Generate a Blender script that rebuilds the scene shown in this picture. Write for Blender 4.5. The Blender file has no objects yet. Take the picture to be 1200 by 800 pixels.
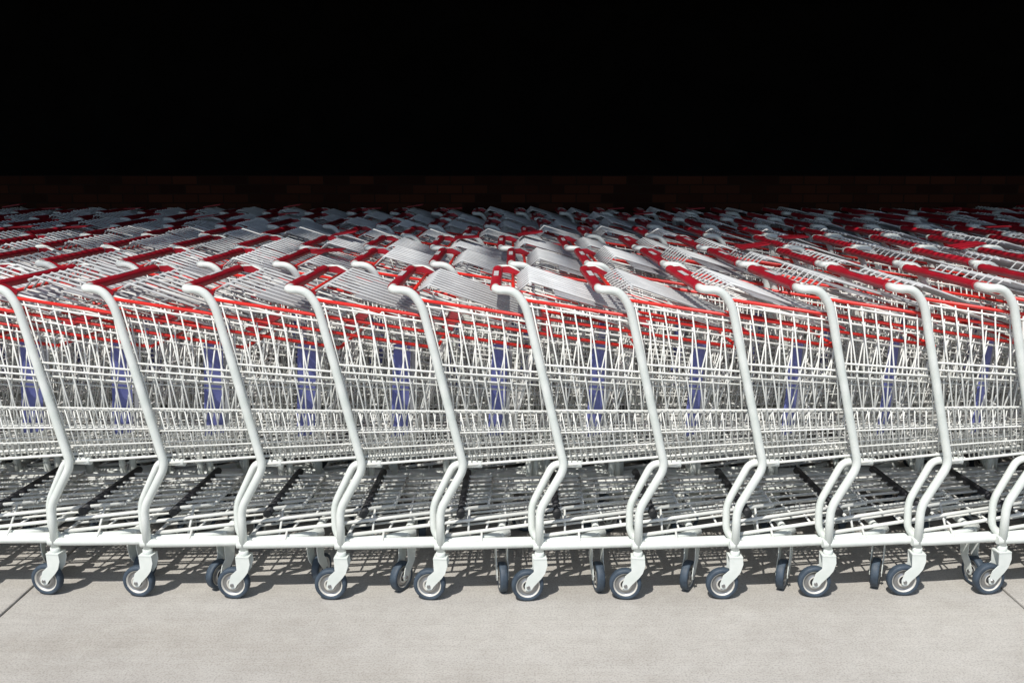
import bpy, math, random
from mathutils import Vector, Matrix
random.seed(7)
scene=bpy.context.scene
R=math.radians
# ------------------------------------------------------------------ materials
def newmat(name):
    m=bpy.data.materials.new(name); m.use_nodes=True
    nt=m.node_tree; b=nt.nodes['Principled BSDF']
    return m,nt,b
def varied(name,c1,c2,rough,scale=6,metal=0.0,bump=0.0,lo=.35,hi=.7,objrand=0.0,spec=.5):
    m,nt,b=newmat(name)
    tc=nt.nodes.new('ShaderNodeTexCoord')
    n=nt.nodes.new('ShaderNodeTexNoise'); n.inputs['Scale'].default_value=scale; n.inputs['Detail'].default_value=6
    nt.links.new(tc.outputs['Object'],n.inputs['Vector'])
    r=nt.nodes.new('ShaderNodeValToRGB')
    r.color_ramp.elements[0].position=lo; r.color_ramp.elements[0].color=(*c1,1)
    r.color_ramp.elements[1].position=hi; r.color_ramp.elements[1].color=(*c2,1)
    nt.links.new(n.outputs['Fac'],r.inputs['Fac'])
    out=r.outputs['Color']
    if objrand>0:
        oi=nt.nodes.new('ShaderNodeObjectInfo')
        mr=nt.nodes.new('ShaderNodeMapRange'); mr.inputs['To Min'].default_value=1-objrand; mr.inputs['To Max'].default_value=1.0
        nt.links.new(oi.outputs['Random'],mr.inputs['Value'])
        hs=nt.nodes.new('ShaderNodeHueSaturation')
        nt.links.new(mr.outputs['Result'],hs.inputs['Value']); nt.links.new(out,hs.inputs['Color']); out=hs.outputs['Color']
    nt.links.new(out,b.inputs['Base Color'])
    b.inputs['Roughness'].default_value=rough; b.inputs['Metallic'].default_value=metal; b.inputs['Specular IOR Level'].default_value=spec
    if bump>0:
        bp=nt.nodes.new('ShaderNodeBump'); bp.inputs['Strength'].default_value=bump; bp.inputs['Distance'].default_value=.002
        nt.links.new(n.outputs['Fac'],bp.inputs['Height']); nt.links.new(bp.outputs['Normal'],b.inputs['Normal'])
    return m
M_white=varied('white_powder_coat',(.64,.68,.635),(.77,.79,.75),.5,20,objrand=.06,spec=.4)
M_wire=varied('white_wire_coat',(.70,.71,.67),(.80,.80,.76),.6,9,objrand=.08,spec=.3)
M_red=varied('red_plastic',(.34,.008,.020),(.50,.014,.030),.42,10,objrand=.35)
M_rimred=varied('red_rim',(.58,.02,.014),(.74,.03,.02),.4,10)
M_grey=varied('grey_seat_plastic',(.38,.39,.41),(.52,.53,.55),.5,5,objrand=.2)
M_blue=varied('blue_grey_panel',(.13,.15,.42),(.22,.24,.54),.5,8)
M_tire=varied('tire_rubber',(.028,.042,.06),(.06,.085,.115),.6,30)
M_hub=varied('hub_plastic',(.50,.48,.43),(.70,.68,.62),.45,30)
M_steel=varied('zinc_steel',(.25,.25,.25),(.4,.4,.4),.35,20,metal=.8)
M_rack=varied('rack_wire',(.66,.67,.63),(.79,.79,.75),.55,9,objrand=.12,spec=.3)
M_dark=varied('black_rubber',(.015,.016,.018),(.035,.035,.04),.55,12)
M_label=varied('white_label',(.5,.5,.5),(.65,.65,.65),.4,40)
M_top=varied('grey_seat_wire',(.54,.55,.55),(.70,.71,.70),.6,12,objrand=.3,spec=.3)  # seat wire, an even tone greyer than the basket wire
MATS=[M_white,M_wire,M_red,M_rimred,M_grey,M_blue,M_tire,M_hub,M_steel,M_rack,M_dark,M_label,M_top]
WHITE,WIRE,RED,RIM,GREY,BLUE,TIRE,HUB,STEEL,RACK,DARK,LABEL,TOP=range(13)
# ------------------------------------------------------------------ mesh builder
class MB:
    def __init__(s): s.v=[];s.f=[];s.m=[];s.s=[]
    def tube(s,pts,r,mat,n=6,flat=None):
        pts=[Vector(p) for p in pts]
        T=[]
        for i in range(len(pts)):
            a=pts[max(i-1,0)]; b=pts[min(i+1,len(pts)-1)]
            T.append((b-a).normalized())
        up=Vector((0,0,1)) if abs(T[0].z)<.9 else Vector((1,0,0))
        N=(up-T[0]*up.dot(T[0])).normalized()
        base=len(s.v)
        for i,p in enumerate(pts):
            N=(N-T[i]*N.dot(T[i])).normalized(); B=T[i].cross(N)
            for k in range(n):
                a=2*math.pi*k/n
                rn,rb=(r,r) if flat is None else flat
                s.v.append(p+N*math.cos(a)*rn+B*math.sin(a)*rb)
        for i in range(len(pts)-1):
            for k in range(n):
                a=base+i*n+k; b=base+i*n+(k+1)%n
                s.f.append((a,b,b+n,a+n)); s.m.append(mat); s.s.append(True)
        s.f.append(tuple(base+k for k in range(n))[::-1]); s.m.append(mat); s.s.append(False)
        e=base+(len(pts)-1)*n
        s.f.append(tuple(e+k for k in range(n))); s.m.append(mat); s.s.append(False)
    def prism(s,poly,off,mat,M=None):
        base=len(s.v); n=len(poly); off=Vector(off)
        P=[Vector(p) for p in poly]; Q=[p+off for p in P]
        if M is not None: P=[M@p for p in P]; Q=[M@p for p in Q]
        s.v+=P+Q
        s.f.append(tuple(range(base,base+n))[::-1]); s.f.append(tuple(range(base+n,base+2*n)))
        s.m+=[mat]*2; s.s+=[False]*2
        for k in range(n):
            a=base+k;b=base+(k+1)%n
            s.f.append((a,b,b+n,a+n)); s.m.append(mat); s.s.append(False)
    def lathe(s,prof,M,mats,n=28):
        base=len(s.v)
        for (r,y) in prof:
            for k in range(n):
                a=2*math.pi*k/n
                s.v.append(M@Vector((r*math.cos(a),y,r*math.sin(a))))
        for i in range(len(prof)-1):
            for k in range(n):
                a=base+i*n+k;b=base+i*n+(k+1)%n
                s.f.append((a,a+n,b+n,b)); s.m.append(mats[i]); s.s.append(True)
    def mesh(s,name):
        me=bpy.data.meshes.new(name); me.from_pydata([tuple(v) for v in s.v],[],s.f)
        for m in MATS: me.materials.append(m)
        me.polygons.foreach_set('material_index',s.m); me.polygons.foreach_set('use_smooth',s.s)
        me.update(); return me
def fillet(pts,rad,k=6):
    pts=[Vector(p) for p in pts]; out=[pts[0]]
    for i in range(1,len(pts)-1):
        p=pts[i]; a=(pts[i-1]-p); b=(pts[i+1]-p)
        r=min(rad[i] if isinstance(rad,(list,tuple)) else rad,a.length*.48,b.length*.48)
        A=p+a.normalized()*r; B=p+b.normalized()*r
        for j in range(k+1):
            t=j/k; out.append(A*(1-t)**2+p*2*t*(1-t)+B*t*t)
    out.append(pts[-1]); return out
W=.58
def lerp(a,b,t): return a+(b-a)*t
# ------------------------------------------------------------------ cart
def wheel(mb,M,r=.053,w=.026):
    h=w/2
    prof=[(.0,-h*1.0),(.008,-h*1.0),(.008,-h*.7),(.015,-h*.7),(.017,-h*.95),(.021,-h*.95),(.024,-h*.55),(r*.66,-h*.6),(r*.68,-h*.85),(r*.74,-h*.9),
          (r*.76,-h),(r*.93,-h),(r*.985,-h*.75),(r,-h*.3),(r,h*.3),(r*.985,h*.75),(r*.93,h),(r*.76,h),
          (r*.74,h*.9),(r*.68,h*.85),(r*.66,h*.6),(.024,h*.55),(.021,h*.95),(.017,h*.95),(.015,h*.7),(.008,h*.7),(.008,h),(.0,h)]
    mats=[STEEL,STEEL,DARK,HUB,HUB,STEEL,STEEL,HUB,HUB,TIRE,TIRE,TIRE,TIRE,TIRE,TIRE,TIRE,TIRE,TIRE,HUB,HUB,STEEL,STEEL,HUB,HUB,DARK,STEEL,STEEL]
    mb.lathe(prof,M,mats)
def caster(mb,x,y,ztop,ang,trail=.038,r=.053):
    M=Matrix.Translation((x,y,0))@Matrix.Rotation(ang,4,'Z')
    wheel(mb,M@Matrix.Translation((-trail,0,r)),r)
    for sy in (-1,1):
        y0=sy*.019-.0012
        poly=[(-.022,y0,ztop-.008),(.022,y0,ztop-.008),(.024,y0,ztop-.03),(.016,y0,r+.045),(.004,y0,r+.028),(-trail+.018,y0,r+.002),(-trail+.010,y0,r-.010),(-trail,y0,r-.013),(-trail-.010,y0,r-.008),(-trail-.011,y0,r+.004),(-trail-.002,y0,r+.034),(-.020,y0,r+.052)]
        mb.prism(poly,(0,.0026,0),WHITE,M)
    mb.prism([(-.022,-.021,ztop-.008),(.022,-.021,ztop-.008),(.022,.021,ztop-.008),(-.022,.021,ztop-.008)],(0,0,.004),WHITE,M)
    a=M@Vector((-trail,-.024,r)); b=M@Vector((-trail,.024,r)); mb.tube([a,b],.006,STEEL,8)
    mb.tube([M@Vector((0,0,ztop-.01)),M@Vector((0,0,ztop+.012))],.0155,WHITE,12)
def build_cart(name,seed):
    rd=random.Random(seed); mb=MB()
    ZR=.186
    def rail_y(x): return .092*max(0,x-.10)
    for side in (0,1):
        f=(lambda y:y) if side==0 else (lambda y:W-y)
        p=[(-.070,f(.06),1.022),(-.070,f(0),1.022),(-.012,f(0),1.020),(.024,f(0),.972),(.149,f(0),.450),(.070,f(0),.308),(.070,f(0),.150)]
        mb.tube(fillet(p,[0,.035,.03,.05,.028,.03,0],7),.0134,WHITE,12)
        p=[(.205,f(.022),.456),(.114,f(.036),.453),(.044,f(.036),.310),(.046,f(.03),.215),(.09,f(.012),.186)]
        mb.tube(fillet(p,[0,.025,.03,.03,0],5),.0120,WHITE,10)
        p=[(.05,f(0),ZR),(.12,f(rail_y(.12)),ZR),(.84,f(rail_y(.84)),ZR),(.93,f(.13),ZR+.002)]
        mb.tube(fillet(p,.05,5),.0138,WHITE,10)
        caster(mb,.070,f(0),.155,R(rd.uniform(-9,9)) if side==0 else R(rd.uniform(-40,40)))
        caster(mb,.905,f(.115),.166,R(rd.choice([62,75,100,-75,255,85])),.034,.050)
    mb.tube([(.905,.10,ZR),(.905,W-.10,ZR)],.0125,WHITE,10)
    # ---- red grip
    y0,y1=.05,W-.05
    mb.tube([(-.070,.02,1.022),(-.070,W-.02,1.022)],.0120,WHITE,12)
    mb.tube([(-.070,y0,1.023),(-.070,y0+.006,1.023),(-.070,y1-.006,1.023),(-.070,y1,1.023)],.02,RED,14,flat=(.0150,.0185))
    mb.prism([(-.072-.008,W/2-.06,1.0383),(-.072+.008,W/2-.06,1.0383),(-.072+.008,W/2+.06,1.0383),(-.072-.008,W/2+.06,1.0383)],(0,0,.0012),LABEL)
    for yy in (.024,W-.024-.012):
        mb.prism([(-.068,yy,1.030),(-.03,yy,1.032),(.015,yy,1.010),(.010,yy,.996),(-.03,yy,1.008),(-.068,yy,1.012)],(0,.012,0),RED)
    # ---- basket geometry
    def top(u,s):
        x=lerp(.035,1.02,u); y=lerp(.010,.085,u); z=.992-.165*(x-.02)
        return Vector((x,y if s==0 else W-y,z))
    def bot(u,s):
        x=lerp(.152,.93,u); y=lerp(.014,.100,u); z=.457+.052*(x-.152)
        return Vector((x,y if s==0 else W-y,z))
    def side(u,v,s): return top(u,s).lerp(bot(u,s),v)
    for s in (0,1):
        sg=-1 if s==0 else 1
        o=Vector((0,sg*.003,0))
        mb.tube([top(0,s)+Vector((-.02,0,0)),top(1,s)],.0056,RIM,8)
        mb.tube([top(.0,s)+Vector((0,0,-.020)),top(1,s)+Vector((0,0,-.020))],.0032,WIRE,6)
        for v,r in ((.385,.0034),(.43,.0028),(.66,.0026),(.80,.0026),(.90,.0024),(1.0,.0044)):
            mb.tube([side(-.02,v,s)+o,side(1,v,s)+o],r,WIRE,6)
        nv=22
        for i in range(nv):
            u=i/(nv-1)+(rd.uniform(-.003,.003))
            lean=rd.uniform(-.004,.004)
            if i==0: u=.004
            mb.tube([top(u,s),bot(min(1,max(0,u+lean)),s)],.0025,WIRE,5)
            if i<nv-1:
                uu=u+.5/(nv-1)
                mb.tube([side(uu,.66,s),side(uu,1.0,s)],.0019,WIRE,5)
    for i in range(11):
        t=i/10
        a=bot(0,0).lerp(bot(0,1),t); b=bot(1,0).lerp(bot(1,1),t)
        mb.tube([a,b],.0023,WIRE,5)
    for i in range(12):
        u=i/11
        mb.tube([bot(u,0)-Vector((0,0,.003)),bot(u,1)-Vector((0,0,.003))],.0023 if i%4 else .004,WIRE,5)
    for i in range(7):
        t=i/6
        mb.tube([top(1,0).lerp(top(1,1),t),bot(1,0).lerp(bot(1,1),t)],.0024,WIRE,5)
    for v in (.3,.65):
        mb.tube([side(1,v,0),side(1,v,1)],.0028,WIRE,6)
    mb.tube([top(1,0),top(1,1)],.0055,RIM,8)
    # blue-grey corner guard at the basket front (near side) with pale backing strip
    mb.prism([(.862,.104,.525),(.908,.146,.525),(.926,.141,.835),(.880,.099,.835)],(.004,-.004,0),BLUE)
    mb.prism([(.912,.152,.525),(.922,.160,.525),(.940,.155,.835),(.930,.147,.835)],(.004,-.004,0),GREY)
    # ---- raised rear gate with folded child seat
    tilt=rd.uniform(-.03,.02)
    def gate(a,b,lift=0):
        x=lerp(-.015,.43,a); z=lerp(1.004,.880+tilt,a)+lift
        ins=lerp(.028,.070,a)
        return Vector((x,lerp(ins,W-ins,b),z))
    for i in range(7):
        t=i/6; mb.tube([gate(0,t),gate(1,t)],.0024,WIRE,5)
    for a in (0,.5,1):
        mb.tube([gate(a,0),gate(a,1)],.0036,WIRE,6)
    mb.tube([gate(0,0),gate(1,0)],.004,WIRE,6); mb.tube([gate(0,1),gate(1,1)],.004,WIRE,6)
    L=.030+rd.uniform(0,.028)
    ns=9
    for i in range(ns):
        t=.05+.9*i/(ns-1); t2=t+rd.uniform(-.012,.012)
        mb.tube([gate(.03,.08+t*.84,.004),gate(.12,.06+.88*t,L),gate(.92,t2,L*.8)],.0040,TOP,6)
    for a in (.12,.90):
        mb.tube([gate(a,.04,L-.006),gate(a,.96,L-.006)],.0042,TOP,6)
    if seed%3==0:
        g=[gate(.30,.14,L*.5),gate(.30,.86,L*.5),gate(.66,.82,L*.5),gate(.66,.18,L*.5)]
        mb.prism(g,(0,0,.004),GREY)
    lip=rd.uniform(.012,.045)
    g=[gate(.92,.12,.006),gate(.92,.88,.006),gate(1.0,.88,.006),gate(1.0,.12,.006)]
    mb.prism(g,(0,0,.006),RED)
    if seed%3==2:
        p=[gate(.05,.50,L),gate(.05,.78,L),gate(.32,.74,L+lip+.018),gate(.32,.56,L+lip+.018)]
        mb.prism(p,(0,0,.006),RED)
    mb.tube([(-.015,.02,1.004),(-.015,W-.02,1.004)],.0060,RIM,8)
    # ---- lower rack
    def rk(a,b,dz=0):
        x=lerp(.085,.86,a); ins=.040+.10*a
        return Vector((x,lerp(ins,W-ins,b),lerp(.205,.275,a)+dz))
    for i in range(8):
        t=i/7
        w1=rd.uniform(-.01,.01)
        mb.tube([rk(0,t),rk(.35,t+w1*.5,.002),rk(1,t)],.0042,RACK,6)
    for i in range(7):
        a=i/6
        bow=.02*math.sin(i*1.3)
        mb.tube([rk(a,0,-.004),rk(min(1,max(0,a+bow)),.5,-.006),rk(a,1,-.004)],.0036 if i%3 else .0055,RACK,6)
    mb.tube([rk(0,0),rk(1,0)],.0065,RACK,8); mb.tube([rk(0,1),rk(1,1)],.006,RACK,8)
    mb.tube([(.13,.075,.262),(.13,W-.075,.262)],.0140,DARK,8)
    for x,a in ((.2,.15),(.8,.92)):
        for b in (0,1):
            q=rk(a,b); mb.tube([q,(q.x,rail_y(q.x) if b==0 else W-rail_y(q.x),ZR)],.004,RACK,6)
    return mb.mesh(name)
variants=[build_cart('shopping_cart_mesh_%s'%c,i+3) for i,c in enumerate('abcdefgh')]
cols=bpy.data.collections.new('shopping_carts'); scene.collection.children.link(cols)
def add_cart(x,y,rot,k):
    o=bpy.data.objects.new('shopping_cart',variants[k]); cols.objects.link(o)
    o.location=(x,y,0); o.rotation_euler=(0,0,rot)
px=[45,155,268,382,497,611,725,838,947,1053,1155]
xs=[(p-600)/1100*3.09-.032 for p in px]
left=[xs[0]-.305*(i+1) for i in range(9)]; right=[xs[-1]+.290*(i+1) for i in range(6)]
allx=sorted(left+xs+right)
def yc(x): return .018*x*x
for x in allx:
    add_cart(x,min(.25,yc(x+.07)),math.atan(.036*x) if abs(x)<2.6 else math.atan(.036*2.6*(1 if x>0 else -1)),random.randrange(8))
PITCH=.665
for r in range(1,7):
    off=random.uniform(-.16,.16); x=-5.6+off
    sp=random.uniform(.298,.325)
    while x<5.4:
        jig=random.uniform(-.006,.006)
        bend=.010*x*x*(1-r/9)
        add_cart(x,PITCH*r+min(.25,bend)+jig+.02,math.atan(.02*x*(1-r/9))+random.uniform(-.006,.006),random.randrange(8))
        x+=sp+random.uniform(-.012,.012)
        if random.random()<.04: x+=.10
# ------------------------------------------------------------------ ground / pavement
def box(name,x0,x1,y0,y1,z0,z1,mat,parent=None,bev=0):
    me=bpy.data.meshes.new(name)
    v=[(x,y,z) for z in (z0,z1) for (x,y) in ((x0,y0),(x1,y0),(x1,y1),(x0,y1))]
    me.from_pydata(v,[],[(3,2,1,0),(4,5,6,7),(0,1,5,4),(1,2,6,5),(2,3,7,6),(3,0,4,7)])
    me.materials.append(mat); o=bpy.data.objects.new(name,me); scene.collection.objects.link(o)
    if parent: o.parent=parent
    if bev:
        b=o.modifiers.new('bev','BEVEL'); b.width=bev; b.segments=2
    return o
M_conc,nt,b=newmat('concrete')
tc=nt.nodes.new('ShaderNodeTexCoord')
def noise(sc,det=8,ro=.6,vec=None):
    n=nt.nodes.new('ShaderNodeTexNoise'); n.inputs['Scale'].default_value=sc; n.inputs['Detail'].default_value=det; n.inputs['Roughness'].default_value=ro
    nt.links.new(vec or tc.outputs['Object'],n.inputs['Vector']); return n
def ramp(src,p0,c0,p1,c1):
    r=nt.nodes.new('ShaderNodeValToRGB'); r.color_ramp.elements[0].position=p0; r.color_ramp.elements[0].color=(*c0,1)
    r.color_ramp.elements[1].position=p1; r.color_ramp.elements[1].color=(*c1,1); nt.links.new(src,r.inputs['Fac']); return r
def mul(a,b_,f=1.0,mode='MULTIPLY'):
    m=nt.nodes.new('ShaderNodeMix'); m.data_type='RGBA'; m.blend_type=mode; m.inputs['Factor'].default_value=f
    nt.links.new(a,m.inputs['A']); nt.links.new(b_,m.inputs['B']); return m.outputs['Result']
n1=noise(1.1,10,.6); n2=noise(12,9,.8); n3=noise(170,3,.6)
c=ramp(n1.outputs['Fac'],.36,(.42,.40,.365),.64,(.50,.48,.44)).outputs['Color']
c=mul(c,ramp(n2.outputs['Fac'],.34,(.87,.86,.85),.60,(1,1,1)).outputs['Color'])
c=mul(c,ramp(n3.outputs['Fac'],.38,(.76,.76,.76),.52,(1.0,1.0,1.0)).outputs['Color'])
mp=nt.nodes.new('ShaderNodeMapping'); mp.inputs['Scale'].default_value=(1.5,60,1); nt.links.new(tc.outputs['Object'],mp.inputs['Vector'])
n4=noise(1.5,4,.5,mp.outputs['Vector'])
c=mul(c,ramp(n4.outputs['Fac'],.35,(.94,.94,.94),.65,(1,1,1)).outputs['Color'])
wv=nt.nodes.new('ShaderNodeMapping'); wv.inputs['Rotation'].default_value=(0,0,.5); wv.inputs['Scale'].default_value=(.6,3.2,1); nt.links.new(tc.outputs['Object'],wv.inputs['Vector'])
n5=noise(1.2,5,.55,wv.outputs['Vector'])
c=mul(c,ramp(n5.outputs['Fac'],.34,(.92,.91,.895),.52,(1,1,1)).outputs['Color'])
vo=nt.nodes.new('ShaderNodeTexVoronoi'); vo.inputs['Scale'].default_value=3.3; nt.links.new(tc.outputs['Object'],vo.inputs['Vector'])
c=mul(c,ramp(vo.outputs['Distance'],.010,(.55,.54,.52),.03,(1,1,1)).outputs['Color'])
nt.links.new(c,b.inputs['Base Color']); b.inputs['Roughness'].default_value=.85
bp=nt.nodes.new('ShaderNodeBump'); bp.inputs['Strength'].default_value=.35; bp.inputs['Distance'].default_value=.003
nt.links.new(n3.outputs['Fac'],bp.inputs['Height']); nt.links.new(bp.outputs['Normal'],b.inputs['Normal'])
M_asph=varied('asphalt',(.035,.035,.036),(.065,.064,.062),.9,60,bump=.5)
M_joint=varied('joint_filler',(.05,.045,.04),(.10,.09,.08),.9,40)
box('ground',-300,300,-300,300,-.20,-.12,M_asph)
pav=bpy.data.objects.new('concrete_pavement',None); scene.collection.objects.link(pav)
SX=3.27; x0=-1.64-SX*4
ylines=[-5.0,-1.25,2.1,5.6]
box('joint_bed',x0,x0+SX*9,-5.0,5.6,-.118,-.012,M_joint,pav)
for i in range(9):
    for j in range(3):
        box('slab_%d_%d'%(i,j),x0+i*SX+.004,x0+(i+1)*SX-.004,ylines[j]+.004,ylines[j+1]-.004,-.110,0,M_conc,pav,.005)
# ------------------------------------------------------------------ building
bld=bpy.data.objects.new('brick_building',None); scene.collection.objects.link(bld)
M_brick,nt,b=newmat('dark_brick')
tc=nt.nodes.new('ShaderNodeTexCoord')
sep=nt.nodes.new('ShaderNodeSeparateXYZ'); nt.links.new(tc.outputs['Object'],sep.inputs[0])
cmb=nt.nodes.new('ShaderNodeCombineXYZ')
ad=nt.nodes.new('ShaderNodeMath'); ad.operation='ADD'; nt.links.new(sep.outputs['X'],ad.inputs[0]); nt.links.new(sep.outputs['Y'],ad.inputs[1])
nt.links.new(ad.outputs[0],cmb.inputs['X']); nt.links.new(sep.outputs['Z'],cmb.inputs['Y'])
bt=nt.nodes.new('ShaderNodeTexBrick'); nt.links.new(cmb.outputs[0],bt.inputs['Vector'])
bt.inputs['Scale'].default_value=1; bt.inputs['Brick Width'].default_value=.21; bt.inputs['Row Height'].default_value=.075; bt.inputs['Mortar Size'].default_value=.006
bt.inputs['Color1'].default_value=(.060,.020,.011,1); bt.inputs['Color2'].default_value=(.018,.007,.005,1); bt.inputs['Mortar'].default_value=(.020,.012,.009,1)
nt.links.new(bt.outputs['Color'],b.inputs['Base Color']); b.inputs['Roughness'].default_value=.9; b.inputs['Specular IOR Level'].default_value=.1
M_blk=varied('shade_black',(.003,.003,.003),(.005,.005,.005),.95,4,spec=.05)  # near-black colour stands in for the deep shade on the upper wall
M_sof=varied('unseen_roof_dark',(.012,.012,.012),(.02,.02,.02),.9,4)
YW=5.05
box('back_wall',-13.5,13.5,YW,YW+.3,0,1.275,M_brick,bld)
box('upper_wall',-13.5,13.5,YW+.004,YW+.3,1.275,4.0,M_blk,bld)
box('side_wall_west',-13.8,-13.5,1.3,YW+.3,0,4.0,M_brick,bld)
box('side_wall_east',13.5,13.8,1.3,YW+.3,0,4.0,M_brick,bld)
box('unseen_shade_roof',-13.8,13.8,1.25,YW+.3,3.0,3.35,M_sof,bld)  # unseen roof, front edge set to shade the wall and rear rows
for i,x in enumerate((-9.2,9.2)):
    box('column_%d'%i,x-.2,x+.2,1.3,1.7,0,3.0,M_brick,bld)
# unseen slats added to dim sun on the rear rows, wider towards the building
mb=MB(); y=-.60
while y<1.2:
    t=(y+.60)/1.85; cov=.12+.74*t
    w_=.05*cov
    mb.prism([(-13.5,y,3.02),(13.5,y,3.02),(13.5,y+w_,3.02),(-13.5,y+w_,3.02)],(0,0,.008),DARK)
    y+=.05
for x in (-13.4,-9.2,9.2,13.4):
    mb.prism([(x-.05,-.65,3.035),(x+.05,-.65,3.035),(x+.05,1.24,3.035),(x-.05,1.24,3.035)],(0,0,.16),DARK)
me=mb.mesh('added_sun_slats'); o=bpy.data.objects.new('added_sun_slats',me); scene.collection.objects.link(o); o.parent=bld
# ------------------------------------------------------------------ light
S=Vector((-.30,-.60,1.0)).normalized()
elev=math.asin(S.z); rot=math.atan2(S.x,S.y)
sd=bpy.data.lights.new('sun','SUN'); sd.energy=4.5; sd.angle=R(.6); sd.color=(1,.965,.91)
so=bpy.data.objects.new('sun',sd); scene.collection.objects.link(so); so.rotation_euler=S.to_track_quat('Z','Y').to_euler(); so.location=(-4,-4,10)
w=bpy.data.worlds.new('World'); scene.world=w; w.use_nodes=True
nt=w.node_tree; bg=nt.nodes['Background']; sk=nt.nodes.new('ShaderNodeTexSky'); sk.sky_type='NISHITA'; sk.sun_disc=False
sk.sun_elevation=elev; sk.sun_rotation=rot; nt.links.new(sk.outputs[0],bg.inputs['Color']); bg.inputs['Strength'].default_value=.12
# ------------------------------------------------------------------ camera
cd=bpy.data.cameras.new('camera'); cam=bpy.data.objects.new('camera',cd); scene.collection.objects.link(cam)
cd.sensor_width=36; cd.lens=36*1100/1200; cd.clip_end=1000
cam.location=(-.02,-2.86,1.42); cam.rotation_euler=(R(90-11.06),0,0)
scene.camera=cam
scene.view_settings.view_transform='Standard'; scene.view_settings.look='None'; scene.view_settings.exposure=0
